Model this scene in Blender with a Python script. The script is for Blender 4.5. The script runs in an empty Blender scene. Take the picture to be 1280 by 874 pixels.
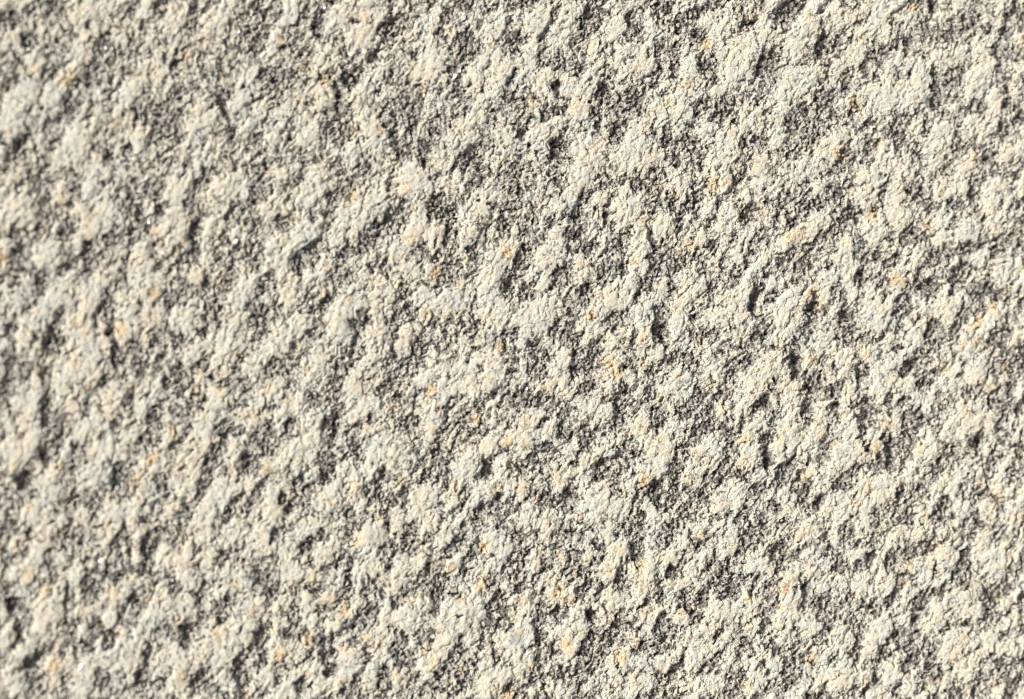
# Close view of the rough, sun-raked face of a granite slab.
import bpy, math, random
import numpy as np
from mathutils import Vector, Matrix

# ------------------------------------------------------------------ camera, sky, sun, exposure
S = bpy.context.scene
COL = S.collection
PX = 0.2 / 1280.0                       # one photo pixel on the stone, in metres (the view is 20 cm wide)
W0, H0 = 1280.0, 874.0
TILT = math.radians(-8.0)               # the stone's left side leans towards the lens, out of focus
DIST = 1.0
cam_d = bpy.data.cameras.new('camera')
cam = bpy.data.objects.new('camera', cam_d)
COL.objects.link(cam)
S.camera = cam
cam_d.sensor_width = 36.0
cam_d.lens = 36.0 * DIST / 0.2
cam_d.clip_start = 0.01
cam_d.clip_end = 50.0
cam.rotation_euler = (0.0, TILT, 0.0)
cam.location = (DIST * math.sin(TILT), 0.0, DIST * math.cos(TILT))
cam_d.dof.use_dof = True
cam_d.dof.focus_distance = DIST + 0.005
cam_d.dof.aperture_fstop = 4.3
cam_d.dof.aperture_blades = 7

SUN_AZ, SUN_EL = math.radians(160.0), math.radians(47.0)      # towards the sun: from the left, slightly up
sun_dir = Vector((math.cos(SUN_EL) * math.cos(SUN_AZ), math.cos(SUN_EL) * math.sin(SUN_AZ), math.sin(SUN_EL)))
world = bpy.data.worlds.new('World')
S.world = world
world.use_nodes = True
wn = world.node_tree
bg = wn.nodes['Background']
sky = wn.nodes.new('ShaderNodeTexSky')
sky.sky_type = 'NISHITA'
sky.sun_disc = False
sky.sun_elevation = SUN_EL
sky.air_density = 0.45
sky.dust_density = 9.0
sky.ozone_density = 0.3
sky.sun_rotation = math.radians(90.0) - SUN_AZ
wn.links.new(sky.outputs[0], bg.inputs[0])
bg.inputs[1].default_value = 0.14
sd = bpy.data.lights.new('sun', 'SUN')
sun = bpy.data.objects.new('sun', sd)
COL.objects.link(sun)
sd.energy = 4.0
sd.angle = math.radians(0.53)
sd.color = (1.0, 0.985, 0.945)
sun.rotation_euler = sun_dir.to_track_quat('Z', 'Y').to_euler()
sun.location = (-0.5, 0.3, 1.0)
S.view_settings.view_transform = 'Standard'
S.view_settings.look = 'None'
S.view_settings.exposure = -0.42
S.view_settings.gamma = 1.0
S.render.engine = 'CYCLES'
S.cycles.max_bounces = 6
S.cycles.diffuse_bounces = 4

# ------------------------------------------------------------------ where each lump, pit, stain and glint of the face is
# each entry: x y [half-width half-height [angle]] in quarter photo pixels inside its 320 x 219 px field; '!' marks a strong one
FACE = {
(0, 0): dict(
 L="420 50 75 45 60;730 50 45 35 60;870 90 100 40 70;400 260 110 50 60;140 490 90 50 100;!50 590 100 80 60;170 310 90 40 130;270 480 150 40 65;!660 440 110 45 60;800 400 90 50 90;!370 740 110 70 60;490 840 70 50 30;690 680 70 40 60;!1220 440 120 60 60;990 620 110 60 60;1020 790 130 50 50;1220 640 50;600 220 40;1090 80 80 50 60;60 200 60",
 D="250 40 60;50 120 60 70;340 150 35;!140 210 60;500 230 70;650 220 60;!720 130 40 25 120;!970 30 60 35 80;1230 160 50;!885 315 35;955 325 22;230 370 40;80 290 50;450 380 70;350 500 40 50;650 380 40;790 510 60 70;!1110 530 75 24 110;830 640 100 60 45;!90 740 80 50 60;!540 790 45;640 740 40;1150 680 50;1270 60 50;20 430 50;320 250 40;1150 440 60 30 60;890 480 50;720 600 45;1260 690 45;880 690 60;1050 850 60 20 0;250 620 40",
 O="!345 390;550 330;620 130;935 280;!30 430;1110 390;570 620;720 640;1000 230;760 40;430 320;170 330",
 G="525 110;140 245;525 240;1190 160;490 460;600 450"),
(1, 0): dict(
 L="!430 60 80 45 70;550 40 50;160 70 60 35 80;500 170 70;80 240 60;390 150 50;340 300 60;620 370 60;!870 290 90 60 130;800 360 90 40 130;!1110 340 100 35 60;1060 110 70 30 120;1190 160 90 40 60;!250 650 60 80;!570 660 110 50 100;120 590 110 40 60;!1020 690 110 60 55;!1180 400 130 60 60;1090 600 70;300 480 40 60;20 550 50;900 50 60 20 60;960 150 40 20 110;920 800 60;490 480 60;600 100 45;!1230 700 60 70;470 760 60",
 D="!310 110 80 35 90;100 70 40;20 200 70;130 240 40;240 280 50 30 100;!600 290 45;!480 390 70 40 45;!400 480 60 30 90;!700 140 90 60 45;640 130 50;!1030 200 60;1070 260 50;920 150 35;800 270 35;!980 350 35;90 430 100 70 30;170 400 50;460 570 40 60;520 640 30 50;420 640 90 70 45;!690 680 80 40 110;770 560 90;760 750 80;990 450 60;950 90 50;1150 20 70;1270 240 40;!1090 790 90 70 45;230 850 60;10 850 60;410 820 50;30 380 40;660 380 40;860 720 80;1200 740 50;1140 430 40;330 390 40;900 610 60",
 O="!340 400;120 220;130 190;250 330;780 30;960 150;1190 210;770 380;830 460;610 640;490 660;790 620;530 90;700 800;1140 550;60 860",
 G="!870 95;!990 380;1015 355;835 475;440 150;40 715;340 40"),
(2, 0): dict(
 L="10 90 40;!130 100 110 50 45;310 40 100 50 30;250 150 90 60 60;530 140 50 60;690 160 30 80;430 230 60;90 250 60;70 340 100 50 60;!180 420 100 60 110;260 430 30 60;400 370 120 50 80;!560 310 80;!890 370 110 55 100;920 470 60;!1130 320 130 100 80;1060 130 90;!1240 210 100;900 20 50;1240 80 60 30 20;960 130 35;!1020 460 35 30;660 290 90;360 470 110;800 500 120;200 620 60;960 640 100 50 60;1070 680 90;1040 780 110;640 640 70;!620 770 110 80;320 560 60;380 740 70 110;1180 600 80;130 640 40 100;860 590 80;350 850 90 30 0;1230 820 50",
 D="210 90 60 25 60;!160 170 35;40 190 60;!380 70 80 50 90;430 130 90;350 180 50;!580 95 35;620 150 40 80;760 30 50;!930 60 70;!930 180 40 50;730 290 90 30 80;810 250 50;!820 350 40 60;960 330 70 60;880 80 60;1200 110 70;1240 150 35;!1250 330 80 50 60;1000 410 35;!230 440 60 22 100;20 510 60;!460 470 70;540 520 140 70 30;430 560 60;!530 650 60;640 530 60;20 630 35;!60 670 50;!150 580 60 30 90;230 540 60;!240 750 90 60 60;10 260 35;750 710 50;870 740 90;950 800 50;1060 540 70;1010 610 50;1180 700 60;1260 740 35;20 830 50;460 240 40;330 330 60;420 650 70 30 90;760 480 45;690 740 40 20 90;500 380 60;920 520 45",
 O="!965 220;1190 80;1240 80;1080 290;!100 510;380 250;130 230;220 380;595 355;650 640;300 540;960 510;1210 830;880 430;780 520",
 G="10 85;805 85"),
(3, 0): dict(
 L="!170 170 130 70 60;20 170 60;230 80 60;390 60 60 80;560 60 60;590 170 60;700 60 70;490 130 50;460 280 80 60 110;590 380 70;100 440 100;210 360 60;660 330 60;!740 420 100;720 500 70;!870 270 80;940 290 60;!1070 290 100 50 100;1230 390 60;1020 410 60;420 510 60 30 30;600 500 90;560 440 60;1110 610 80;!840 730 80 100;990 820 80;1230 550 60;1230 760 80;1000 650 60;280 780 110 60 50;730 650 60;650 830 80;60 570 60;40 680 50;1190 20 60;1250 100 50;130 840 80 40 20;590 740 60;430 700 40;1140 480 60;340 700 50",
 D="!100 70 100 60 20;60 110 50;!300 240 60 90;340 220 50;210 300 60;!310 370 45;10 280 45;250 480 50;300 510 45;180 560 60;!120 630 70;!830 40 40 50;770 160 60;!700 230 45;560 270 80;480 110 45;890 190 60;1010 130 70;980 80 50;!1180 170 50;1150 290 60 70;1260 40 45;660 370 45;700 370 45;!850 510 50 70;890 490 45;940 400 60;!490 620 50;500 730 60;370 790 60;240 650 60;!790 640 60 30 90;640 640 80;950 740 50;750 750 60;1190 650 60;1200 700 50;1210 440 50;1050 540 50;820 430 50;1230 600 40;400 440 45;30 400 40;470 330 45;540 400 45;120 770 50;1130 830 50;1090 800 45",
 O="!720 40;!430 520;260 540;380 400;460 340;!355 765;60 760;1180 90;1250 210;720 500;560 710;680 265;1020 780;210 80;460 200", G=""),
(0, 1): dict(
 L="290 90 60;!60 170 90;130 200 60;440 70 90 40 60;500 200 110;380 170 60;870 80 50 60;!860 240 70 80;850 310 50;!1080 90 80;1180 30 60;1230 90 40;!240 400 70 80;350 560 70;!260 610 70;200 690 50 60;90 600 80;!470 580 140 40 60;690 480 50 120;690 390 50;640 650 80;140 800 90;380 770 60 80;!500 840 100 30 10;!610 800 60;700 730 100 60 60;900 720 70;960 520 40;960 650 50;1160 800 100;1240 560 60;590 370 45;230 310 45;1170 620 70;1010 830 60;1190 290 50;1060 250 50;390 320 45;40 60 50;20 330 50;80 530 45;750 560 80;840 130 40",
 D="200 40 45;80 60 60;250 110 50;350 150 45;380 80 60;!70 280 50;110 290 50;340 290 50;180 310 50;!90 390 40 60;!80 530 50;90 480 50;!430 350 40 60;!450 460 40 60;320 440 70;!210 540 35 60;!180 620 60 15 60;650 120 60;!690 200 30 50;780 80 60;800 170 60;930 150 50;!980 290 80 35 80;!950 400 60;650 320 60;1000 50 60;1040 140 50;1130 340 35;1180 350 35;1100 410 45;1240 410 45;1150 540 60;1020 520 45;1000 590 50;!530 630 60 40 60;!470 715 40;300 720 50;!270 830 70 90;!60 770 45;60 850 45;!550 775 40;!575 835 70 18 135;810 810 50;880 800 45;1010 770 50;!1090 690 35 60;1260 740 45;900 820 50;800 450 45;1240 170 60;940 600 60;180 790 45;700 660 40;840 770 40;1260 60 40",
 O="440 240;210 270;780 280;!10 410;200 510;!770 590;!590 780;760 670;880 370;900 340;1000 490;1100 530;1210 240;300 140;420 780;950 250;1080 120;310 90;690 770;380 740",
 G="!1175 330;740 235;95 70;100 770;810 390"),
(1, 1): dict(
 L="110 30 60;90 140 100 60 45;220 100 60;290 70 90;400 60 45;!500 210 100;590 150 110;620 100 50;!790 50 70 90;!800 250 110 45 55;930 50 50;1010 30 50;1140 120 60 70;1040 250 60;890 290 60;90 340 60;!140 400 130 60 50;250 280 80;400 290 60;!340 460 60;440 170 45;640 590 80;500 620 50 80;560 520 50;!440 720 70 100;!940 640 70 80;1150 560 90;1040 390 50;1060 310 50;1250 380 50 60;1180 460 60 80;850 640 60 80;850 470 50;!110 820 80;200 740 60;250 500 45;330 620 40;1160 690 120 80 30;760 480 60;1080 830 60;740 810 60;600 770 70 80;310 850 50;900 350 50;180 600 60;710 400 60;1020 180 40;170 520 50;550 850 50",
 D="60 90 60;130 70 50;210 40 60;!380 110 45;430 60 60;285 195 50;350 250 40 50;15 240 50;120 220 50;!650 250 110 60 45;600 300 60;540 340 50;500 370 60;430 400 45;!300 360 70;!220 440 50 70;290 450 50;10 460 50;75 510 40;!580 460 40;650 470 50;730 230 45;!900 170 50 70;870 190 45;!980 220 70 90;900 30 50;1100 30 60;1180 150 35;!1260 200 50;1240 270 60;1215 330 35;!1080 380 40 60;1080 450 50;!1000 450 50;900 400 50;950 510 50;!910 570 45;730 580 30 60;750 650 45;400 520 45;!350 640 60;280 640 60;540 730 60;620 620 30;660 730 50;700 830 45;20 570 50;30 680 60;40 790 50;280 780 50;!480 780 110 30 90;!890 730 45;850 810 70;780 850 50;1090 800 50 100;!1270 540 45;1230 570 45;1160 440 35;480 590 35;540 540 40;1220 800 45;460 510 40;970 720 60;780 700 45;840 390 45;100 690 40;540 850 40;1150 250 50;640 500 45",
 O="!480 100;880 150;1100 200;!900 490;1010 540;!1220 840;840 690;!1250 390;470 620;180 220;680 410;770 320;340 580;790 180;1180 480;440 150;70 770;350 470;1050 420;750 80",
 G="270 635;690 310"),
(2, 1): dict(
 L="!340 30 70;290 130 90;220 160 60;!570 160 100;530 180 50;640 140 60;!640 330 90 60 100;!750 270 70;980 120 30 50;880 230 35;970 190 60;1070 240 100;120 280 50;200 390 100;150 540 40;640 440 60;!540 590 110 60 45;740 590 50;890 540 90;860 640 100;!110 710 110 70 30;!650 700 60 100;670 800 70;390 710 60;450 650 50;390 760 80;!1140 590 90 60 60;1060 690 110;1230 430 60;1200 480 50;1210 290 40;890 370 50;940 310 60;1050 40 50;1180 110 70;1250 20 50;430 220 35;100 490 40;330 440 60;500 830 50;550 790 60;800 750 50;1130 770 80;980 850 50;60 820 60;850 60 60;260 360 50;1140 370 60;440 120 40;700 640 50;1000 400 50;610 270 45",
 D="50 50 50;60 270 60;10 230 35;!320 180 70;350 100 60;!470 220 40;510 260 40;630 60 60;!690 310 80 25 115;770 320 45;830 240 60;!810 140 30 60;!920 140 30 70;850 180 45;900 180 45;990 230 60;!1180 190 70;1240 290 50;1000 360 55;1100 300 50;!60 400 60;40 480 60;140 330 50;270 380 45;!460 375 24;460 460 50;!540 480 60;480 500 50;!370 590 70;310 620 45;240 480 90;670 550 60;640 600 50;760 390 60;830 440 60;720 420 50;!945 470 30 50;1110 530 60;!1210 620 35 70;1230 540 50;750 690 40 50;!740 780 50 70;770 840 45;600 800 25 60;530 740 70;220 760 50;280 820 50;120 840 45;900 690 60;800 560 50;920 790 60;1230 790 45;1190 370 40;300 300 60;20 800 45;1080 730 50;1000 790 45;790 620 35;90 590 45;400 850 45;380 380 60;720 100 60;1130 20 40;190 240 45",
 O="!1000 30;1070 30;!890 360;840 390;710 230;600 440;330 450;750 540;!390 700;1230 180;1160 170;640 800;830 680;730 50;20 200;960 290;50 20;460 580;800 100;940 830;1080 780;1130 190;660 230", G=""),
(3, 1): dict(
 L="50 60 60;230 270 50 60;!120 320 100 40 40;80 370 50;!500 60 70 80;630 80 60;540 280 90;!670 190 90;720 200 60;870 70 60;870 200 60;960 60 50 70;!1000 290 80;870 330 60;1150 80 80;1190 180 60;1120 220 60;1090 150 50;590 380 50;!720 420 80;!420 520 50 80;350 430 50;280 600 40;!120 660 110 80 60;60 680 60;30 560 50;!540 700 100;660 510 70;1040 430 50;1180 490 70;1200 640 60;!1110 740 60;740 770 90;900 680 80;760 620 60;250 820 80;640 590 50;310 500 50;1250 290 50;240 60 50;980 850 60;80 780 80;600 830 50;330 700 40;370 360 50;500 590 45;1030 800 50;1250 560 50;880 600 50",
 D="70 70 50;200 120 60;330 100 60;!420 200 80;370 240 50;260 150 50;60 140 60;570 90 45;!740 90 60;800 140 50;!1030 90 50;930 110 50;280 310 60;320 350 50;!210 440 40;320 450 45;80 420 70;150 480 60;!460 510 40 70;510 410 60;620 440 50;570 520 60;820 410 60;880 390 60;!1000 370 90 50 10;!970 490 100 60 30;!800 560 80 50 30;1060 580 80;930 590 60;700 300 80;!235 650 25 60;!200 760 25 100;!370 710 60;500 780 60;570 610 50;680 620 60;640 690 40;!820 770 60;!940 760 60 35 40;960 690 60;1240 590 60;1180 790 60;30 600 45;420 780 80;340 780 50;1060 300 40;1270 170 35;1230 90 40;480 350 45;760 480 50;1200 720 40;20 760 40;700 150 40;850 830 50;1130 350 50;1060 660 50;1150 590 50;740 720 40;120 230 40;440 70 40",
 O="!520 190;!100 310;160 290;190 390;!215 580;!260 650;!640 510;680 550;!1120 650;!1040 730;870 90;820 700;1250 290;1120 450;1240 820;410 80;1050 820;60 850;800 250;1180 560;960 850",
 G="1120 745;1155 650"),
(0, 2): dict(
 L="!440 80 90 80;270 50 50;!160 240 100 60 70;130 320 80;!100 480 110 80 60;380 260 60;460 390 90;310 160 40 80;560 240 60;!510 550 110 80 60;460 620 90;660 430 70;720 300 60;770 170 50;1080 250 50 60;1050 320 50;960 50 60;1120 20 80;1250 90 60;1130 220 60;1040 400 90;940 560 60 80;980 620 50;920 690 70;!1110 720 90 60 60;1010 820 70;720 580 80;230 690 60;260 620 50;170 790 60;690 790 80;700 720 50;560 820 60;830 420 60;1160 510 60;1180 600 50;1220 340 60;40 330 50;990 130 35;850 800 50;1060 830 50;420 820 50;600 380 45;820 600 50;1240 660 50;350 520 50;20 210 40;210 180 40",
 D="!70 40 60 30 100;110 130 45;30 200 60;!60 320 35 50;!230 270 40 100;220 130 50;240 380 60;!590 50 40 60;700 80 50;430 290 45;630 250 50;!790 40 60 20 60;840 160 40;930 120 90;!1010 90 45;1010 240 45;830 260 35;880 310 35;!770 340 60;800 360 45;720 470 50;590 380 45;!1110 400 50 60;1190 390 45;!230 530 35 55;!370 500 50;!130 650 60;330 620 50;!360 750 60;!610 650 50 90;880 470 45;920 590 35;!1240 560 80;1230 520 50;820 640 50;1030 680 45;1000 730 45;730 850 45;940 800 60;510 430 40;20 770 60;1150 770 50;180 730 45;820 710 50;280 440 50;1050 560 50;1240 780 45;450 780 50;1220 280 40;510 140 40;340 190 22",
 O="660 200;560 320;640 300;850 430;!760 540;!680 650;250 460;170 590;180 100;240 20;960 210;1100 200;990 130;790 500;440 180;20 450;300 570;150 780;370 70;1260 330;60 570;1180 760;860 380;1180 40",
 G="290 125;290 240"),
(1, 2): dict(
 L="60 20 60;280 100 70;180 280 70;90 200 60;480 190 40 60;510 300 50 80;550 50 60;!290 420 90;200 520 110;60 600 60;!100 780 60 100;640 500 100;700 530 60;600 300 60;880 60 50;!920 160 70 130;900 300 50;870 400 50;!1130 110 120 90 45;1020 100 60;1200 280 60;1180 340 50;!1050 610 100 60 60;!1150 700 120 50 50;1160 500 60;480 670 60;420 600 40;560 600 50;800 790 60;960 740 60;860 720 60;340 790 60;520 770 50;610 840 60;690 840 50;1230 570 50;1250 440 50;1080 180 60;740 180 50;840 150 50;260 640 50;380 700 50;430 480 50;130 350 60;820 300 40;1030 840 50;1250 690 50;550 420 50;980 440 50",
 D="85 50 35;390 90 45;70 100 50;160 80 60;490 20 60;680 70 60;720 170 60;820 40 50;640 190 60;830 250 60;!770 360 60;740 400 40;!290 250 50;380 250 30 50;!370 390 60 90;400 360 45;450 500 50 60;380 570 50 80;70 390 50;!170 370 40;200 430 30;50 500 50;!130 740 45;!170 790 50;130 860 40;230 680 80;980 390 70;1000 440 60;!910 500 50 40 60;!1190 220 50;820 570 50;830 650 50;!630 640 60;600 660 50;!750 690 50;660 740 60;!470 820 50;1050 680 45;!1160 590 80 60 50;1200 730 45;1240 270 45;1220 520 50;1240 770 60;940 650 50;580 850 40;640 820 45;960 280 50;510 370 35;10 430 35;950 570 80;1050 360 60;20 680 45;370 640 45;1010 800 45;550 720 45;1100 820 45;560 830 40;1140 800 45",
 O="475 190;540 390;!50 600;300 560;!870 200;910 280;!1095 340;!1255 460;480 690;990 680;380 760;60 200;20 310;150 240;620 840;870 400;720 640;1200 700;590 800;680 280;170 570;180 20", G=""),
(2, 2): dict(
 L="!240 90 60 90;60 60 60;40 150 60;480 170 50 60;520 60 40 60;580 130 40;700 30 60;!1230 170 100;1200 210 50;1000 90 60;1250 60 50;820 160 80;780 200 50;460 330 60;390 290 50;!50 420 60 70;200 400 50 70;40 500 50;640 380 60;840 400 50 70;!1010 480 60;920 590 100;!720 560 110;!1200 500 70 100;1240 350 60;1060 300 50;1160 280 50;630 610 60;580 700 60;240 640 60;100 650 50;60 820 70;190 830 50;!420 770 110;540 780 50;700 790 60;1030 780 50;1110 740 70;160 200 50;300 500 50;360 560 50;460 510 60;510 440 50;930 500 40;850 240 50;700 460 70;1150 150 40;730 840 50;950 840 50;330 160 40;110 340 60;1100 50 40;60 700 50",
 D="110 40 60;200 40 45;80 100 45;160 120 30 50;310 90 70;!400 70 80;!410 180 28;350 180 60;15 250 60;600 100 50;720 80 50;800 50 60;910 70 50;1110 90 80;1080 160 60;950 210 60;690 210 35;!550 240 60 90;590 290 60;740 270 50;870 300 80;920 270 50;!1260 260 50;1210 290 45;!1260 480 40 90;150 250 60;270 300 60;!260 410 50 60;160 370 50;380 420 80;330 510 50;!460 570 60;520 550 50;600 540 60;180 500 60;130 490 50;500 400 70;960 380 70;1050 420 60;870 510 30 60;980 620 45;1040 620 50;820 620 60;!720 720 50 80;770 780 50;510 680 60;430 620 60;!280 740 80;210 780 60;160 730 50;!1230 700 50;!1270 560 45;!890 820 60 30 130;850 700 50;950 720 60;1160 640 50;1220 580 45;800 560 50;560 340 50;30 790 45;640 830 45;10 50 60;1040 230 50;730 390 45;1230 850 45;470 240 45;1150 820 45;60 570 50",
 O="!490 60;!520 115;170 200;830 120;730 240;1090 200;980 180;660 80;740 440;930 510;!1150 450;40 700;!650 660;870 640;540 720;330 820;220 640;60 350;130 360;60 470;1220 100;640 390;420 560;1150 550;130 740;1060 310;480 230",
 G="75 195"),
(3, 2): dict(
 L="50 80 60 80;90 210 60;!560 150 70 80;470 80 60;400 200 60;360 130 50;700 30 60;!1040 90 80;900 160 70;1010 20 50;660 200 80;780 280 60;410 370 60;!1060 320 90;!940 380 90;1100 380 60;240 390 60;120 340 90;!80 470 110 60 60;220 470 80;!390 530 130 70 45;270 330 60;!760 560 140 60 55;700 610 50;610 400 60;840 480 60;930 680 80;1000 600 60;850 720 60;!1240 570 80;1200 170 60;1200 690 60;1130 680 50;1100 480 50;!580 700 110 60 50;480 700 80;280 630 90;310 770 50;380 820 80;130 790 60;220 620 50;480 800 50;1180 620 50;1100 800 60;1240 780 60;960 800 60;540 500 50;180 60 40;500 40 50;70 740 50;650 50 40;380 60 50;250 120 40;770 430 60;1100 180 50;1250 430 50;770 800 50",
 D="!140 70 50 90;20 170 50;270 70 50;350 90 45;!230 170 80;250 190 50;340 190 50;!200 290 60;210 340 45;!470 90 50 60;!730 80 100 60 30;780 140 60;840 110 50;680 100 50;660 250 35;!600 240 50;620 310 35;!500 320 50 80;470 410 50;320 310 50;750 340 90;700 430 90;600 430 50;!480 480 70 25 130;550 560 60;!610 540 30 90;670 510 50 20 10;870 550 60;920 480 80;!1060 460 60;1110 270 80;1200 210 70;!1260 310 40 60;1180 340 50;1200 430 80;1130 550 50 60;1220 40 80;20 330 50;20 440 45;!100 600 80;130 640 50;60 640 50;200 690 70;!260 750 50 30 60;!360 660 80 30 50;430 600 60;!650 690 45;690 740 50;740 620 60;800 580 50;970 700 60 30 50;!880 770 70;900 810 50;700 820 50;600 780 50;290 500 50;160 770 50;310 210 45;1050 740 45;1150 780 45;1220 490 50;550 850 45;840 840 50;250 560 45;20 540 45;60 680 45;1060 220 45;1270 160 45;690 550 45;40 780 45;740 720 45;1130 100 45;1040 840 45",
 O="200 60;160 210;40 240;!590 370;!540 500;870 270;880 90;1110 200;500 670;80 400;1240 520;!1140 740;1060 670;!170 640;490 20;780 830;370 320;420 760;390 180;760 470;250 440;1180 90;60 450;990 320;330 480;1250 830", G=""),
(0, 3): dict(
 L="530 20 60;680 20 60;90 260 50 60;230 60 50;180 150 60;300 300 60;!250 410 90;400 400 50;540 350 50;620 360 50;690 110 30 60;820 160 60;700 280 40;!930 220 60 100;1010 40 50 90;1040 160 60;1160 50 80;1060 260 50;1210 250 50;1150 230 50;!780 440 110 60 60;720 490 60;900 430 80;!1060 590 90;970 640 90;680 580 60;30 560 60;!150 600 80 30 50;270 700 50;340 680 45;430 720 60;60 800 90;100 840 50;270 820 60;560 670 90;640 700 50;400 800 60;!870 690 50 90;900 740 50;1130 770 70;1190 580 100;1130 680 50;1230 400 60;1230 840 50;840 400 40;410 540 50;500 600 45;460 440 50;560 590 40;1120 500 50;540 470 50;840 590 50;1210 110 50;1110 330 50;590 550 40;620 800 50;810 700 45;1240 520 50;860 830 50;200 520 45;380 230 45",
 D="40 40 60;270 70 50;410 80 40;!490 165 28;370 150 45;620 50 50;570 80 45;!650 120 20 50;!750 110 60 80;800 60 50;740 220 60;540 230 45;600 240 60;480 320 45;440 290 40;240 190 35 50;!265 265 45;330 350 40 60;!75 410 45 60;20 400 40;350 505 45;!660 380 60 40 40;600 460 30 60;650 400 40;!90 540 60 30 60;!60 610 40;!180 690 70;160 780 60 80;460 580 45;!540 590 60;560 550 50;310 650 35;470 510 40;790 520 45;810 400 30 50;!1000 360 60;1030 300 40;!1110 460 40 60;1150 390 50;!950 540 55 60;930 600 40;!750 650 50;740 700 40;!710 770 60;780 800 50;710 820 45;520 790 50;!1000 780 80;960 800 45;1080 840 80;!1210 740 60 100;1260 600 50;640 830 45;320 780 45;320 850 40;880 320 45;870 270 40;1190 130 50;960 210 40;1270 230 40;1100 170 40;590 180 40;440 620 40;340 570 45;850 710 70 25 110;1010 560 40;130 140 45;70 200 45;850 560 40;30 310 45;230 620 45",
 O="135 270;10 110;85 110;650 150;!270 700;590 550;430 440;650 270;720 380;910 770;10 300;1160 300;1250 440;560 340;100 730;500 500;260 800;1080 540;890 490;530 10;1220 860;230 320",
 G="!500 185;!400 710;680 60;100 465;1055 325"),
(1, 3): dict(
 L="!20 100 60 90;60 40 50;270 40 60;200 80 50;380 110 50;330 140 50;!590 70 60 100;540 90 50;580 210 60;!510 270 60;190 260 60;290 270 45;670 320 70;720 260 50;850 20 50;930 50 50;1170 80 60;1180 200 50;980 190 40;1110 350 60;!970 500 110 80 60;1050 410 80;!730 500 100;800 430 100;630 570 70;540 580 50;260 400 60;130 400 50;90 590 50 80;120 650 40;200 640 60;440 640 60;!480 700 110 60 50;290 710 70;360 810 90;170 840 80;60 760 50;720 770 60;860 660 60;850 740 50;!1190 800 100;1140 670 50 70;1100 480 60;1070 560 50;1240 600 60;1250 330 45;280 500 50;380 500 50;440 440 40;360 360 40;600 650 45;570 750 60;110 500 45;930 640 45;960 590 45;1080 850 45;1240 730 50;640 430 50;20 380 50;150 170 60;800 200 45;700 50 45;660 680 45;1230 120 50;1110 210 40;400 240 45;800 560 40;300 620 40",
 D="!90 60 60 30 60;130 20 50;15 190 50;30 270 80;50 350 50;!260 110 70;320 60 45;270 150 45;!395 195 32;!465 265 22;440 220 35;470 30 50;640 120 50;!700 130 30 50;740 60 70;650 190 35;!960 130 45;!1010 100 60;1020 60 45;!955 262 26;900 280 60;850 240 70;!910 350 80;880 440 60;880 540 50;1050 150 60;1180 280 45;!1220 370 70;1160 430 45;1240 420 50;1200 510 50;550 310 50;630 340 45;750 340 45;680 400 45;470 320 60;560 440 60;340 420 50;300 330 60;170 420 40;220 420 45;140 550 45;!30 560 80;30 640 50;20 700 45;250 660 50;!360 650 70;!370 730 50;490 590 50;550 640 45;560 690 40;630 730 50;!730 580 60;800 560 45;740 670 50;690 630 45;650 810 45;750 820 80;980 670 60;1090 690 50;!930 740 45;1020 780 60;1200 650 30 50;1270 700 40;!230 810 60;420 850 45;950 850 45;490 510 60;330 590 60;1060 790 45;100 800 40;870 840 45;500 780 40;1270 190 40;1220 20 45;860 60 45;770 160 45;1130 610 40;680 520 40;840 330 45;1260 800 40;1260 540 40",
 O="495 80;!1145 110;975 220;!1130 300;!440 440;370 360;285 270;320 410;140 430;!250 570;!120 660;80 520;860 200;910 525;850 620;870 690;700 760;730 780;430 790;!1260 850;550 570;450 630;1020 370;1030 730;270 750;1260 440;840 90;1200 360;620 590",
 G="300 150"),
(2, 3): dict(
 L="150 30 45;420 60 45;100 180 45;!550 130 60 70;490 190 50;400 30 45;460 60 45;380 150 45;680 90 50;!680 250 70 80;690 150 60;800 180 60;!1080 120 60;1060 30 50;1230 210 60 80;860 100 45;960 150 50;480 250 50;470 350 45;300 320 60;220 360 50;!330 460 60 70;60 440 60;60 500 60;!50 650 60 110;!290 590 70;260 520 45;600 410 60;640 370 60;510 400 50;670 470 50;840 300 50;910 290 50;790 390 50;880 240 50;!1020 450 80;!960 600 120;890 570 50;1080 560 60;1180 420 60;1150 340 45;!750 690 60 50;810 670 45;540 700 80;520 770 50;!640 800 80;660 710 50;210 820 60;!950 820 110 60 20;1050 810 45;1200 680 60;1220 780 60;1100 600 50;1240 590 50;880 690 45;120 850 45;380 810 45;200 520 50;730 440 45;840 480 50;1200 490 45;30 360 45;180 700 40;1060 690 45;940 50 60;20 560 45;200 440 40;1010 370 45;1170 820 45;470 850 45;780 280 40;600 560 40",
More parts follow.
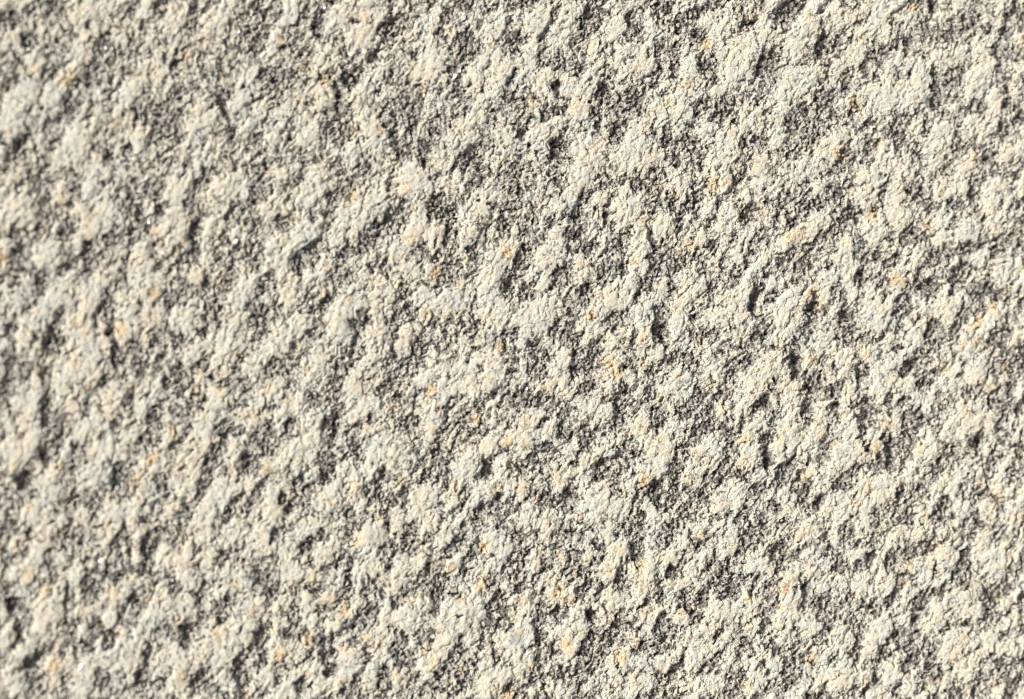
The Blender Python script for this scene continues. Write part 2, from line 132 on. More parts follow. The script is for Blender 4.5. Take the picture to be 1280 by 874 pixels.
 D="30 50 50;130 60 50;270 50 60;60 180 80;180 210 50;30 330 50;90 280 45;220 130 45;420 100 50;600 40 60;!620 130 50 80;600 180 45;780 60 60;900 90 60;!790 240 50;860 160 45;1000 200 30 60;1060 200 60;1040 270 45;1180 60 50;1220 20 60;1200 120 45;1150 150 45;390 190 45;!380 290 60;370 230 45;340 350 45;450 320 45;!550 270 35 60;!225 440 30 45;260 440 40;130 440 60;!130 560 40 80;140 650 50;!400 460 45;!400 560 30 45;!340 620 70 15 45;440 560 50;440 620 70;!520 540 80;570 590 45;490 600 45;540 470 50;620 640 50;600 500 60;!760 480 50;780 540 60;720 560 50;660 600 45;930 450 50;850 380 60;950 380 60;!1100 340 70;1050 370 50;1030 320 45;740 310 80 20 100;1155 305 24;1210 350 40;1230 270 45;1010 560 50;1000 500 45;1020 640 50;930 560 40;!1260 500 50;1240 440 45;1190 640 45;220 640 50;200 690 45;80 760 50;130 770 50;260 770 60;!410 700 50 60;570 740 45;720 760 50;!800 740 50;780 830 45;850 710 45;990 700 60;!1090 850 50;1060 810 45;930 750 45;1150 750 45;1130 830 45;700 830 45;300 760 60;340 790 45;40 820 45;320 160 60;900 420 45;880 850 45;360 60 45;1240 830 45;720 660 40;1230 570 40;680 390 40;960 100 40;300 230 60",
 O="!650 210;640 310;790 290;!230 340;180 290;240 150;370 160;490 470;670 450;620 610;!540 670;610 750;!270 600;290 650;310 240;40 550;90 710;350 540;530 120;940 60;980 70;910 420;1185 510;!1160 810;10 850;270 380;880 570;740 810;730 730;1170 370;400 640;30 380;520 660;850 420", G=""),
(3, 3): dict(
 L="170 50 60;230 200 60 70;!200 220 60;470 30 60;340 60 50;430 160 45;280 300 50;!130 420 60 70;80 490 80;70 560 50;100 300 60;570 300 80;460 320 60;600 130 50;650 60 60;760 20 50;!890 170 70 60;820 260 100 80 30;1100 60 60;!1130 180 110 60 35;1060 150 70;1240 120 60;940 350 60;1000 400 70;860 460 80;!540 560 100 50 70;500 640 60;620 740 90;390 620 60;330 560 60;!950 620 90;890 600 60;1080 420 50;1230 400 60;1230 480 70;1150 620 60;1080 600 60;1000 760 80;690 810 70;!370 770 90;290 740 60;160 830 50;210 520 60;250 640 60;700 340 60;690 470 50;800 520 50;860 380 50;1250 730 60;1180 820 60;800 840 50;20 690 50;30 760 45;500 470 40;350 330 50;730 200 45;180 620 45;480 770 50;880 820 50;1240 620 45;600 620 45;530 200 45;380 270 45;1020 240 45",
 D="!70 160 60 80;110 200 45;20 130 50;130 40 50;270 140 60;190 110 35;400 30 50;480 50 45;380 230 60;350 200 60;440 110 45;520 100 45;!500 180 50;630 160 70;!620 200 60;720 160 50;800 110 50;1010 220 60 50;1160 50 60;1250 250 60;940 230 50;830 230 40;!190 330 30 50;!180 410 30 45;20 320 50;260 400 70;300 400 60;350 340 50;!270 440 50;400 370 45;!620 370 50;640 310 45;!780 360 60 30 45;!740 450 60;770 430 45;720 480 40;!1110 400 50 110;1130 470 45;1080 500 45;260 560 60;300 520 60;430 500 60;470 440 50;440 570 50;!590 640 50 60;610 580 45;700 610 70;760 580 60;!700 700 60;650 540 60;830 640 60;!840 740 60;920 700 50;140 640 70;50 640 45;100 700 60;20 810 50;60 830 45;540 730 40;440 660 25 60;420 640 40;1060 760 50;!1050 840 60;1170 680 60;1110 660 35;980 500 45;1240 560 40;870 320 25 60;900 540 45;!190 860 40;120 780 45;510 820 50;600 850 50;1210 820 45;750 820 45;290 810 45;800 700 45;320 460 45;1190 330 45;1240 300 40;960 280 45;170 240 30;560 440 50;40 420 35;1090 260 30;230 700 45;1000 170 40",
 O="!830 100;720 180;850 250;855 350;840 480;!90 320;60 410;120 270;410 350;440 360;!220 670;420 640;450 650;160 50;1140 370;1250 470;780 800;1130 800;560 20;700 210;930 650;970 560;480 800;1000 300;240 860;860 780;670 300;1090 30;640 260", G=""),
}

HALF_W, HALF_H = W0 / 2, H0 / 2
cosT, sinT = math.cos(TILT), math.sin(TILT)
def to_plane(px, py):
    """photo pixel -> point on the stone's mean plane (metres)"""
    d = Vector(((px - HALF_W) * PX / DIST, (HALF_H - py) * PX / DIST, -1.0))
    d = Matrix.Rotation(TILT, 3, 'Y') @ d
    t = -cam.location.z / d.z
    return cam.location.x + d.x * t, cam.location.y + d.y * t

def parse(kind):
    out = []
    for (tx, ty), f in FACE.items():
        for tok in f[kind].split(';'):
            tok = tok.strip()
            if not tok:
                continue
            w = 1.0
            if tok[0] == '!':
                w, tok = 1.5, tok[1:]
            v = [float(q) for q in tok.split()]
            x, y = tx * 320 + v[0] / 3.99, (0, 219, 437, 655)[ty] + v[1] / 3.99
            if kind in 'OG':
                out.append((x, y, w))
                continue
            if len(v) == 3:
                a, b, ang = v[2], v[2] * 0.72, 62.0
            elif len(v) == 4:
                a, b, ang = v[2], v[3], 0.0
            else:
                a, b, ang = v[2], v[3], v[4]
            gx, gy = to_plane(x, y)
            out.append((gx / PX, gy / PX, a / 3.99, b / 3.99, math.radians(ang), w))
    return out

LUMPS, PITS, STAINS, GLINTS = parse('L'), parse('D'), parse('O'), parse('G')

# ------------------------------------------------------------------ noise on arrays (units: photo pixels)
def hsh(ix, iy, s):
    h = (ix.astype(np.int64) * 374761393 + iy.astype(np.int64) * 668265263 + s * 1442695041) & 0xFFFFFFFF
    h = ((h ^ (h >> 13)) * 1274126177) & 0xFFFFFFFF
    h = ((h ^ (h >> 15)) * 2246822519) & 0xFFFFFFFF
    return (h ^ (h >> 16)) & 0xFFFFFFFF

def rnd(ix, iy, s):
    return (hsh(ix, iy, s).astype(np.float32)) / np.float32(4294967296.0)

def perlin(x, y, s):
    ix, iy = np.floor(x), np.floor(y)
    fx, fy = (x - ix).astype(np.float32), (y - iy).astype(np.float32)
    ix, iy = ix.astype(np.int32), iy.astype(np.int32)
    u = fx * fx * fx * (fx * (fx * 6 - 15) + 10)
    v = fy * fy * fy * (fy * (fy * 6 - 15) + 10)
    def g(dx, dy):
        a = rnd(ix + dx, iy + dy, s) * np.float32(2 * math.pi)
        return np.cos(a) * (fx - dx) + np.sin(a) * (fy - dy)
    n0 = g(0, 0); n1 = g(1, 0); a = n0 + (n1 - n0) * u
    n0 = g(0, 1); n1 = g(1, 1); b = n0 + (n1 - n0) * u
    return (a + (b - a) * v) * 1.5

def crumbs(x, y, s, tilt=1.0, dome=1.0):
    """broken facets: nearest random seed's own height plus its own slope, falling away from the seed"""
    ix, iy = np.floor(x).astype(np.int32), np.floor(y).astype(np.int32)
    best = np.full(x.shape, 9.0, np.float32)
    val = np.zeros(x.shape, np.float32)
    for dx in (-1, 0, 1):
        for dy in (-1, 0, 1):
            cx, cy = ix + dx, iy + dy
            ox = (x - (cx + rnd(cx, cy, s))).astype(np.float32)
            oy = (y - (cy + rnd(cx, cy, s + 1))).astype(np.float32)
            d = ox * ox + oy * oy
            m = d < best
            a = rnd(cx[m], cy[m], s + 2) * np.float32(2 * math.pi)
            t = rnd(cx[m], cy[m], s + 3)
            best[m] = d[m]
            val[m] = (t - 0.5) * 1.3 + tilt * (np.cos(a) * ox[m] + np.sin(a) * oy[m]) - dome * d[m]
    return val, np.sqrt(best)

# ------------------------------------------------------------------ the grid: dense in view, widening beyond it
def axis(lo, hi, step, n_out, grow):
    core = np.arange(lo, hi + step, step)
    out = np.cumsum(step * grow ** np.arange(1, n_out + 1))
    return np.concatenate([lo - out[::-1], core, core[-1] + out])

x0, _ = to_plane(-12, HALF_H); x1, _ = to_plane(W0 + 12, HALF_H)
_, y1 = to_plane(0, -12); _, yb = to_plane(0, H0 + 12)
_, y1b = to_plane(W0, -12)
ymax = max(abs(y1), abs(y1b)) / PX
STEP = 1.08
ax = axis(x0 / PX, x1 / PX, STEP, 85, 1.062)
ay = axis(-ymax, ymax, STEP, 85, 1.062)
NX, NY = len(ax), len(ay)
X, Y = np.meshgrid(ax.astype(np.float64), ay.astype(np.float64))
SP = np.maximum(np.gradient(ax)[None, :], np.gradient(ay)[:, None]).astype(np.float32)
def keep(wave):                          # fade an octave out where the grid is too wide to carry it
    return np.clip((wave / SP - 2.0) / 1.5, 0, 1).astype(np.float32)

# warp, so that no outline is a clean curve
WX = X + 4 * perlin(X / 34, Y / 34, 11) + 3.2 * perlin(X / 11, Y / 11, 12)
WY = Y + 4 * perlin(X / 34, Y / 34, 13) + 3.2 * perlin(X / 11, Y / 11, 14)
WX += 1.6 * perlin(X / 4.6, Y / 4.6, 15); WY += 1.6 * perlin(X / 4.6, Y / 4.6, 16)

Hh = np.zeros(X.shape, np.float32)       # height, photo pixels
LUMP = np.zeros(X.shape, np.float32)
PIT = np.zeros(X.shape, np.float32)
OWNER = np.full(X.shape, -1, np.int32)
OWNW = np.full(X.shape, 0.42, np.float32)
def window(cx, cy, r):
    i0, i1 = np.searchsorted(ax, cx - r), np.searchsorted(ax, cx + r)
    j0, j1 = np.searchsorted(ay, cy - r), np.searchsorted(ay, cy + r)
    return slice(j0, j1), slice(i0, i1)
def stamp(cx, cy, a, b, ang, power=3.2):
    w = window(cx, cy, max(a, b) * 2.2 + 12)
    dx, dy = WX[w] - cx, WY[w] - cy
    u = (dx * math.cos(ang) + dy * math.sin(ang)) / a
    v = (-dx * math.sin(ang) + dy * math.cos(ang)) / b
    return w, np.exp(-(np.sqrt(u * u + v * v) ** power) * 0.9).astype(np.float32)
order = sorted(range(len(LUMPS)), key=lambda k: -(LUMPS[k][2] * LUMPS[k][3] * LUMPS[k][5]))
for rank, k in enumerate(order):
    cx, cy, a, b, ang, wt = LUMPS[k]
    w, f = stamp(cx + 1.5, cy, a * 1.05, b * 1.05, ang)
    LUMP[w] = np.maximum(LUMP[w], f * wt)
    Hh[w] += 0.13 * wt * min(a, b) * f
    if rank < 290:
        m = f > OWNW[w]
        OWNER[w][m] = k
        OWNW[w][m] = f[m]
for cx, cy, a, b, ang, wt in PITS:
    w, f = stamp(cx + 1.0, cy, a * 0.8, b * 0.8, ang, 3.4 if wt > 1 else 2.2)
    PIT[w] = np.maximum(PIT[w], f * wt)
    Hh[w] -= (0.34 if wt > 1 else 0.11) * wt * min(a, b) * f

# beyond the picture the same relief goes on from noise
ca, sa = math.cos(math.radians(62)), math.sin(math.radians(62))
U, V = WX * ca + WY * sa, -WX * sa + WY * ca            # along / across the tooling direction
inside = np.clip((HALF_W * 1.02 - np.abs(X)) / 30, 0, 1) * np.clip((HALF_H * 1.02 - np.abs(Y)) / 30, 0, 1)
inside = inside.astype(np.float32)
big = perlin(U / 46, V / 26, 31) + 0.6 * perlin(U / 24, V / 15, 32)
Hh += (1 - inside) * 5.5 * big
LUMP = LUMP * inside + (1 - inside) * np.clip(big * 1.2, 0, 1)
PIT = PIT * inside + (1 - inside) * np.clip(-big * 1.5, 0, 1.3)

Hh += 1.2 * perlin(X / 210, Y / 210, 41) + 0.8 * perlin(U / 60, V / 40, 42)
Hh += 0.4 * perlin(U / 22, V / 13, 43) * keep(22)
def blur(f, n):
    for ax_ in (0, 1):
        for _ in range(2):
            p = np.pad(f, [(n + 1, n) if q == ax_ else (0, 0) for q in (0, 1)], mode='edge').cumsum(ax_, dtype=np.float64)
            a_, b_ = [slice(None)] * 2, [slice(None)] * 2
            a_[ax_], b_[ax_] = slice(2 * n + 1, None), slice(0, -(2 * n + 1))
            f = ((p[tuple(a_)] - p[tuple(b_)]) / (2 * n + 1)).astype(np.float32)
    return f
c1, _ = crumbs(U / 21, V / 9.5, 51)
c1b, _ = crumbs(U / 30, V / 17, 55)
c2, _ = crumbs(U / 9.5, V / 5.0, 61)
c3, _ = crumbs(WX / 4.0 + 3.3, WY / 4.0 + 7.7, 71)
c1, c1b, c2, c3 = (q * keep(z) for q, z in ((c1, 14), (c1b, 20), (c2, 7), (c3, 4.5)))
# crushed crystal clumps: where the face stands proud and pale, with ragged edges down to the darker matrix
F = np.clip(LUMP, 0, 1.3) - np.clip(PIT, 0, 1.3)
F = F - 0.6 * blur(F, 28)
G = 1.15 * np.tanh(1.35 * F) + 0.46 * c1 + 0.36 * c2 + 0.16 * c3 + 0.22 * perlin(U / 15, V / 9, 46) + 0.38 * perlin(U / 52, V / 33, 48) + 0.20 * perlin(X / 5, Y / 5, 47)
K = np.clip((G + 1.02) / 1.85, 0, 1)
K = (K * K * (3 - 2 * K)).astype(np.float32)
c2 = c2 * (1 - 0.7 * K) + blur(c2, 1) * 0.7 * K      # powdered tops are softer than the broken gaps
c3 = c3 * (1 - 0.6 * K) + blur(c3, 1) * 0.7 * K
rough = (1.15 - 0.68 * K) * (1 + 0.35 * perlin(X / 40, Y / 40, 44) + 0.35 * perlin(X / 17, Y / 17, 45))
rough = np.clip(rough, 0.2, 1.7).astype(np.float32)
Hh += 2.5 * K + 0.8 * K * np.clip(G, -.5, 1.2) + 0.9 * c1 + (0.45 + 0.7 * rough) * 1.4 * c2 + rough * 2.4 * c3
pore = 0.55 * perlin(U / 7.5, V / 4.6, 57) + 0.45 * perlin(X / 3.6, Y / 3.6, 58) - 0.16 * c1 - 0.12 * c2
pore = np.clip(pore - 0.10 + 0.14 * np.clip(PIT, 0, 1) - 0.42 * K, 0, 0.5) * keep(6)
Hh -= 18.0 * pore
Hh += rough * (1.1 * perlin(X / 3.1, Y / 3.1, 81) * keep(4.0) + 1.0 * perlin(X / 6.7, Y / 6.7, 82) * keep(7))
Hh += (0.3 + 0.5 * rough) * perlin(X / 2.25, Y / 2.25, 83) * keep(3.0)

# the deepest plucked-out holes, and some cast shadows dug as holes, steep-sided (x y half-length half-width angle)
HOLES = [(698, 110, 14, 4.5, 100), (222, 79, 8, 7, 60), (278, 133, 18, 5, 110), (145, 429, 18, 4, 135), (58, 570, 13, 8, 90),
         (362, 635, 11, 9, 60), (237, 790, 13, 10, 80), (245, 295, 15, 7, 75), (995, 455, 18, 9, 90), (696, 765, 9, 6, 70),
         (813, 297, 20, 5, 115), (956, 502, 11, 10, 0), (1025, 625, 13, 6, 60), (1113, 572, 20, 5, 85), (1226, 552, 12, 9, 0),
         (1019, 382, 13, 6, 85), (758, 274, 8, 6, 60), (638, 354, 9, 9, 0), (19, 758, 12, 8, 80), (45, 828, 15, 11, 60),
         (32, 600, 12, 11, 0), (1007, 738, 11, 7, 90), (1005, 758, 11, 7, 90), (957, 577, 14, 7, 90), (785, 24, 7, 5, 0),
         (1168, 10, 10, 9, 80), (470, 73, 9, 8, 60), (440, 98, 16, 9, 45), (700, 188, 16, 10, 60), (773, 163, 13, 8, 0),
         (740, 770, 8, 7, 0), (423, 530, 16, 9, 80), (943, 374, 16, 7, 80), (831, 417, 16, 9, 75), (1080, 530, 16, 6, 130)]
HOLE = np.zeros(X.shape, np.float32)
for px, py, a, b, ang in HOLES:
    gx, gy = to_plane(px, py)
    w, f = stamp(gx / PX, gy / PX, a * 0.92, b * 0.92, math.radians(ang), 3.6)
    Hh[w] -= (4.0 + 0.45 * min(a, b)) * f
    HOLE[w] = np.maximum(HOLE[w], f)  # mask that also darkens the colour here, as painted shade

# cleaved crystal faces: flat, tilted, nearly smooth (x y half-length half-width angle, slopes)
FACETS = [(538, 73, 13, 8, 130, .25, -.1), (521, 92, 12, 6, 130, .1, .1), (896, 115, 7, 5, 30, -.3, .1), (725, 226, 13, 9, 20, -.2, .1),
          (828, 828, 8, 8, 60, -.3, .2), (800, 292, 9, 5, 110, -.35, .1), (65, 373, 10, 9, 45, -.1, -.2), (50, 392, 9, 7, 45, .1, -.1),
          (597, 10, 10, 6, 60, -.2, .2), (125, 428, 13, 6, 15, -.2, .1), (342, 632, 9, 20, 0, -.35, .1), (28, 505, 14, 18, 0, -.3, .2),
          (1045, 95, 12, 8, 60, -.2, .2), (1100, 560, 9, 7, 45, -.3, -.1), (825, 368, 9, 7, 45, -.3, .2), (218, 280, 12, 16, 0, -.35, .1),
          (430, 412, 12, 20, 0, -.3, .2), (467, 672, 9, 18, 60, -.35, .1), (1192, 545, 14, 9, 45, -.2, .2), (1215, 292, 12, 9, 30, -.2, .2),
          (528, 500, 11, 9, 30, .3, .1), (990, 758, 9, 10, 0, -.4, .1), (645, 800, 8, 18, 70, -.4, .2), (350, 45, 12, 7, 45, -.2, .2)]
FAC = np.zeros(X.shape, np.float32)
for px, py, a, b, ang, tx, ty in FACETS:
    gx, gy = to_plane(px, py); gx, gy = gx / PX, gy / PX
    w, f = stamp(gx, gy, a, b, math.radians(ang), 5.0)
    f = f * 0.72
    mid = float(np.percentile(Hh[w][f > 0.4], 66)) if (f > 0.4).any() else 0.0
    plane = mid + tx * -(X[w] - gx) * -1.0 + ty * (Y[w] - gy) + 0.7 * c2[w] + 0.7 * c3[w]
    Hh[w] = Hh[w] * (1 - f) + plane * f
    FAC[w] = np.maximum(FAC[w], f)
    rough[w] *= 1 - 0.8 * f

# sideways push: undercuts and leaning flakes
DX = rough * (0.7 * perlin(X / 7.3, Y / 7.3, 91) * keep(8) + 0.9 * perlin(X / 2.9, Y / 2.9, 92) * keep(4))
DY = rough * (0.7 * perlin(X / 7.3, Y / 7.3, 93) * keep(8) + 0.9 * perlin(X / 2.9, Y / 2.9, 94) * keep(4))

# mineral pigments plus painted shade: r = black mica share, raised as shade in pits, pores and holes, g = iron stain, b = cream / cool tint, a = crushed white share, less in holes
gn = perlin(X / 26, Y / 26, 101)
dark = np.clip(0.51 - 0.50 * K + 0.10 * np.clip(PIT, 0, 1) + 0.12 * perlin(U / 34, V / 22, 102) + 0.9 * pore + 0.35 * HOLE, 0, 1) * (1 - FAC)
stain = np.clip(0.55 * perlin(X / 48, Y / 48, 103) + 0.5 * perlin(X / 13, Y / 13, 104) - 0.47, 0, 0.5)
STN = np.full(X.shape, -1, np.int32)
STW = np.full(X.shape, 0.45, np.float32)
for k, (px, py, wt) in enumerate(STAINS):
    gx, gy = to_plane(px, py)
    gx, gy = gx / PX, gy / PX
    r = 6.4 if wt > 1 else 4.8
    w, f = stamp(gx, gy, r * 1.35, r, 1.05, 2.2)
    stain[w] = np.maximum(stain[w], f * (1.0 if wt > 1 else 0.6))
    m = f > STW[w]
    STN[w][m] = k
    STW[w][m] = f[m]
tint = np.clip(0.48 + 0.5 * perlin(X / 90, Y / 90, 105) + 1.1 * perlin(X / 27, Y / 27, 106) + 0.5 * perlin(X / 10, Y / 10, 108), 0, 1)
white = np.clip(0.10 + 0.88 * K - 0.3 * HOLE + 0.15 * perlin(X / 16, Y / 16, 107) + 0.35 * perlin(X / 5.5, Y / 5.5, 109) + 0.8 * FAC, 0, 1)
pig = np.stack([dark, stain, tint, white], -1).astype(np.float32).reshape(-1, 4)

P = np.stack([(X + DX) * PX, (Y + DY) * PX, Hh.astype(np.float64) * PX], -1).astype(np.float32).reshape(-1, 3)

# ------------------------------------------------------------------ materials
def new_mat(name):
    m = bpy.data.materials.new(name)
    m.use_nodes = True
    nt = m.node_tree
    return m, nt, nt.nodes['Principled BSDF']

def stone_material():
    m, nt, b = new_mat('granite')
    N, L = nt.nodes, nt.links
    def noise(scale, detail, rough_, off=0.0, dist=0.0):
        n = N.new('ShaderNodeTexNoise')
        n.inputs['Scale'].default_value = scale
        n.inputs['Detail'].default_value = detail
        n.inputs['Roughness'].default_value = rough_
        n.inputs['Distortion'].default_value = dist
        mp = N.new('ShaderNodeMapping')
        mp.inputs['Location'].default_value = (off, off * 1.7, off * 0.6)
        L.new(tc.outputs['Object'], mp.inputs[0]); L.new(mp.outputs[0], n.inputs['Vector'])
        return n.outputs['Fac']
    def math_(op, a, c, clamp=False):
        n = N.new('ShaderNodeMath'); n.operation = op; n.use_clamp = clamp
        for i, q in enumerate((a, c)):
            if isinstance(q, (int, float)): n.inputs[i].default_value = q
            else: L.new(q, n.inputs[i])
        return n.outputs[0]
    def ramp(fac, lo, hi):
        n = N.new('ShaderNodeMapRange'); n.interpolation_type = 'SMOOTHSTEP'
        n.inputs['From Min'].default_value = lo; n.inputs['From Max'].default_value = hi
        L.new(fac, n.inputs['Value'])
        return n.outputs['Result']
    def mix(f, a, c):
        n = N.new('ShaderNodeMix'); n.data_type = 'RGBA'
        if isinstance(f, (int, float)): n.inputs['Factor'].default_value = f
        else: L.new(f, n.inputs['Factor'])
        for i, q in ((6, a), (7, c)):
            if isinstance(q, tuple): n.inputs[i].default_value = (*q, 1)
            else: L.new(q, n.inputs[i])
        return n.outputs[2]
    tc = N.new('ShaderNodeTexCoord')
    at = N.new('ShaderNodeAttribute'); at.attribute_name = 'pigment'
    sp = N.new('ShaderNodeSeparateColor'); L.new(at.outputs['Color'], sp.inputs[0])
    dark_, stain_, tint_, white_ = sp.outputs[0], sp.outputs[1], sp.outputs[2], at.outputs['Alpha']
    k = 1.0 / PX
    # cream feldspar against cool grey-white
    base = mix(tint_, (0.64, 0.608, 0.505), (0.60, 0.61, 0.545))
    # mid grey-brown matrix between the crushed crystals
    mid = mix(ramp(noise(k / 9, 2, .6, 3.1), .42, .60), (0.46, 0.44, 0.395), (0.37, 0.372, 0.352))
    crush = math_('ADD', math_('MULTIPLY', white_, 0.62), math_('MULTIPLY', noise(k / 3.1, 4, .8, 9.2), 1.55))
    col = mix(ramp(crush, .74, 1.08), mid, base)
    # ochre iron stain
    och = mix(ramp(noise(k / 7, 2, .5, 5.5), .4, .62), (0.68, 0.56, 0.33), (0.63, 0.45, 0.24))
    sf = math_('MULTIPLY', stain_, math_('ADD', 0.35, noise(k / 3.2, 3, .6, 2.2)), True)
    col = mix(math_('MULTIPLY', sf, 0.95), col, och)
    # black mica and hornblende specks, thickened to paint shade into the recesses
    v = N.new('ShaderNodeTexVoronoi'); v.inputs['Scale'].default_value = k / 2.6
    v.inputs['Randomness'].default_value = 1
    L.new(tc.outputs['Object'], v.inputs['Vector'])
    sv = N.new('ShaderNodeSeparateColor'); L.new(v.outputs['Color'], sv.inputs[0])
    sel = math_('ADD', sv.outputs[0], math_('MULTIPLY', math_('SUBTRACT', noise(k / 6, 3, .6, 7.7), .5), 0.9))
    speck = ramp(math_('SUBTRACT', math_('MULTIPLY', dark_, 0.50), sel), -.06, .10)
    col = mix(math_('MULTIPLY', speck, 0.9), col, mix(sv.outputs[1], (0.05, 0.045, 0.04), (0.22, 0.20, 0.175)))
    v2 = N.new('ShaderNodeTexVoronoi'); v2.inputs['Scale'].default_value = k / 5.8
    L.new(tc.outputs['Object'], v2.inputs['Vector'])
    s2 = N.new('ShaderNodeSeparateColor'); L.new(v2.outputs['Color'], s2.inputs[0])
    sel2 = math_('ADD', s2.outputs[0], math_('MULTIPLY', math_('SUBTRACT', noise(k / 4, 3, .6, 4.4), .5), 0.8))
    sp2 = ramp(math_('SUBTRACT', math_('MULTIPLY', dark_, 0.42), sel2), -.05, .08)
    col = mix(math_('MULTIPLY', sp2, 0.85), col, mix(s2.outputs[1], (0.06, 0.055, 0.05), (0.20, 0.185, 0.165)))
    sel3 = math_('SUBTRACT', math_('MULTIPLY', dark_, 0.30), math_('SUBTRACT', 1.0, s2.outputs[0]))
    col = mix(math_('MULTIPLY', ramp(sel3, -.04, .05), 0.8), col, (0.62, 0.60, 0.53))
    L.new(col, b.inputs['Base Color'])
    b.inputs['Roughness'].default_value = 0.85
    b.inputs['Diffuse Roughness'].default_value = 1.0
    b.inputs['Specular IOR Level'].default_value = 0.2
    # grain finer than the mesh
    bp = N.new('ShaderNodeBump'); bp.inputs['Strength'].default_value = 1.0
    bp.inputs['Distance'].default_value = 0.9 * PX
    L.new(noise(k / 2.1, 5, .72, 1.3), bp.inputs['Height'])
    L.new(bp.outputs[0], b.inputs['Normal'])
    return m
STONE = stone_material()

m, nt, b = new_mat('mica')
nz = nt.nodes.new('ShaderNodeTexNoise'); nz.inputs['Scale'].default_value = 900
rp = nt.nodes.new('ShaderNodeValToRGB')
rp.color_ramp.elements[0].color = (0.62, 0.60, 0.55, 1); rp.color_ramp.elements[1].color = (0.8, 0.8, 0.78, 1)
nt.links.new(nz.outputs['Fac'], rp.inputs[0]); nt.links.new(rp.outputs[0], b.inputs['Base Color'])
b.inputs['Roughness'].default_value = 0.3
b.inputs['Metallic'].default_value = 0.0
MICA = m

# ------------------------------------------------------------------ the stone and its pieces
jj, ii = np.meshgrid(np.arange(NY - 1), np.arange(NX - 1), indexing='ij')
q0 = (jj * NX + ii).ravel()
QUADS = np.stack([q0, q0 + 1, q0 + NX + 1, q0 + NX], -1).astype(np.int32)
own = OWNER[:-1, :-1].ravel()
stn = STN[:-1, :-1].ravel()
# pieces: 0 = the stone itself, 1.. = pale grains, 2000.. = stained grains
piece = np.where(own >= 0, own + 1, 0)
piece = np.where(stn >= 0, stn + 2000, piece)

# the 290 largest stained grains are parts of their own, the small rest is one part (piece 9999)
ids, cnt = np.unique(piece[piece >= 2000], return_counts=True)
piece[np.isin(piece, ids[np.argsort(-cnt)[290:]])] = 9999

def mesh_from(name, quads, extra_v=None, extra_f=None):
    used = np.zeros(len(P), bool)
    used[quads.ravel()] = True
    idx = np.nonzero(used)[0]
    remap = np.zeros(len(P), np.int32)
    remap[idx] = np.arange(len(idx), dtype=np.int32)
    verts, cols = P[idx], pig[idx]
    faces = remap[quads]
    if extra_v is not None:
        faces = np.concatenate([faces, np.where(extra_f >= 0, remap[np.maximum(extra_f, 0)], len(idx) - 1 - extra_f)])
        verts = np.concatenate([verts, extra_v])
        cols = np.concatenate([cols, np.tile(np.array([[.25, .1, .5, .4]], np.float32), (len(extra_v), 1))])
    me = bpy.data.meshes.new(name)
    me.vertices.add(len(verts))
    me.vertices.foreach_set('co', np.ascontiguousarray(verts, np.float32).ravel())
    me.loops.add(len(faces) * 4)
    me.loops.foreach_set('vertex_index', np.ascontiguousarray(faces, np.int32).ravel())
    me.polygons.add(len(faces))
    me.polygons.foreach_set('loop_start', np.arange(0, len(faces) * 4, 4, dtype=np.int32))
    at = me.attributes.new('pigment', 'FLOAT_COLOR', 'POINT')
    at.data.foreach_set('color', np.ascontiguousarray(cols, np.float32).ravel())
    me.update(calc_edges=True)
    me.materials.append(STONE)
    me.shade_flat()
    return me

# sides and underside of the slab (8 cm thick)
edge = np.concatenate([np.arange(NX), NX * np.arange(1, NY) + NX - 1,
                       NX * (NY - 1) + np.arange(NX - 2, -1, -1), NX * np.arange(NY - 2, 0, -1)])
low = P[edge].copy(); low[:, 2] = -0.08
n_e = len(edge)
sk = np.array([[edge[(i + 1) % n_e], edge[i], -1 - i, -1 - (i + 1) % n_e] for i in range(n_e)], np.int64)
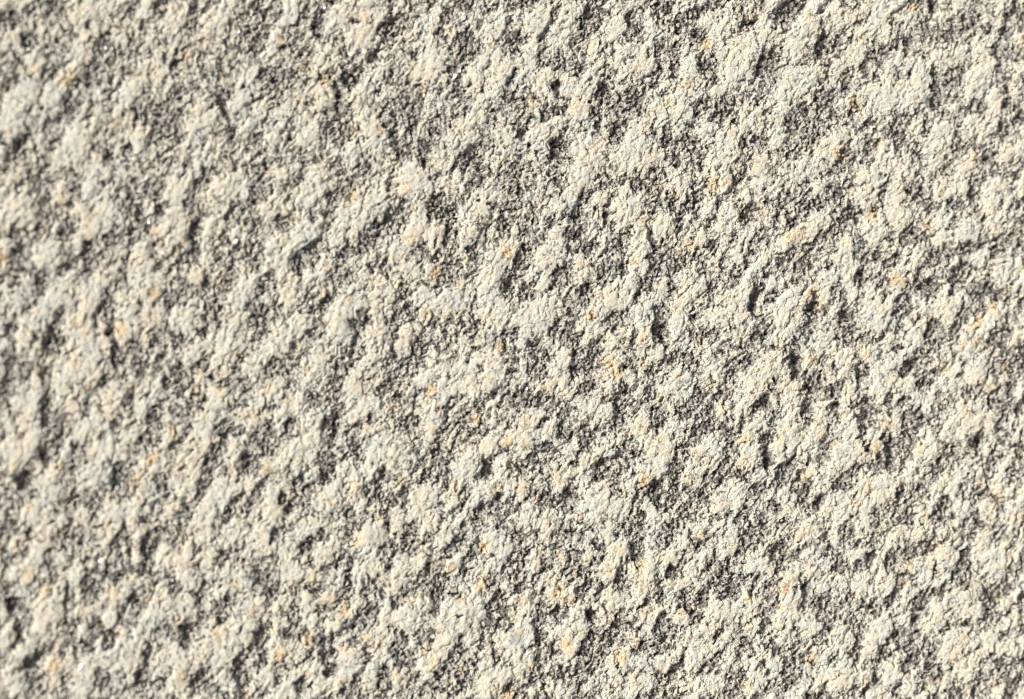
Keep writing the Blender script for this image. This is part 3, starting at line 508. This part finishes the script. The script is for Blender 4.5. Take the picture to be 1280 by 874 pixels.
# rows of the underside: pair opposite rim vertices
bot = []
for i in range(NX - 1):
    t_a, t_b = 2 * (NX - 1) + (NY - 1) - i, 2 * (NX - 1) + (NY - 1) - i - 1
    bot.append([-1 - i, -1 - t_a, -1 - t_b, -1 - (i + 1)])
ex_f = np.concatenate([sk, np.array(bot, np.int64)])
slab = bpy.data.objects.new('granite_block', mesh_from('granite_block', QUADS[piece == 0], low, ex_f))
COL.objects.link(slab)
slab['label'] = 'rough cream and grey granite face with pitted, crumbly, sunlit relief filling the view'
slab['category'] = 'stone'
slab['kind'] = 'thing'

srt = np.argsort(piece, kind='stable')
ps = piece[srt]
cuts = np.nonzero(np.diff(ps))[0] + 1
n_pale = 0
for seg in np.split(srt, cuts):
    pid = int(piece[seg[0]])
    if pid == 0:
        continue
    nm = 'pale_grain' if pid < 2000 else 'ochre_grain'
    o = bpy.data.objects.new(nm, mesh_from(nm, QUADS[seg]))
    COL.objects.link(o)
    o.parent = slab
    if pid >= 2000:
        o['label'] = 'small iron-stained ochre grain' if pid < 9999 else 'faintest ochre grains scattered over the face'
    if pid == 9999:
        o['kind'] = 'stuff'

# mica flakes: thin six-sided plates whose faces catch the sun
rng = random.Random(4)
for px, py, wt in GLINTS:
    gx, gy = to_plane(px, py)
    i = int(np.argmin(np.abs(ax - gx / PX))); j = int(np.argmin(np.abs(ay - gy / PX)))
    z = float(Hh[j - 2:j + 3, i - 2:i + 3].max()) * PX
    base = Vector((gx, gy, z + 0.6 * PX))
    nrm = ((cam.location - base).normalized() + sun_dir).normalized()
    r = (2.9 if wt > 1 else 1.6) * PX
    rot = nrm.to_track_quat('Z', 'Y').to_matrix()
    vs, n = [], 6
    spin = rng.uniform(0, 6.28)
    rr = [r * rng.uniform(.65, 1.1) for _ in range(n)]
    for h in (0.3 * PX, -1.2 * PX):
        for q in range(n):
            a = spin + q * math.tau / n
            vs.append(base + rot @ Vector((rr[q] * math.cos(a) * 1.3, rr[q] * math.sin(a) * .75, h)))
    fs = [tuple(range(n)), tuple(range(2 * n - 1, n - 1, -1))] + [(q, q + n, (q + 1) % n + n, (q + 1) % n) for q in range(n)]
    me = bpy.data.meshes.new('mica_flake')
    me.from_pydata([tuple(v) for v in vs], [], fs)
    me.materials.append(MICA)
    o = bpy.data.objects.new('mica_flake', me)
    COL.objects.link(o)
    o.parent = slab
    o['label'] = 'tiny mica flake glinting white in the sun'
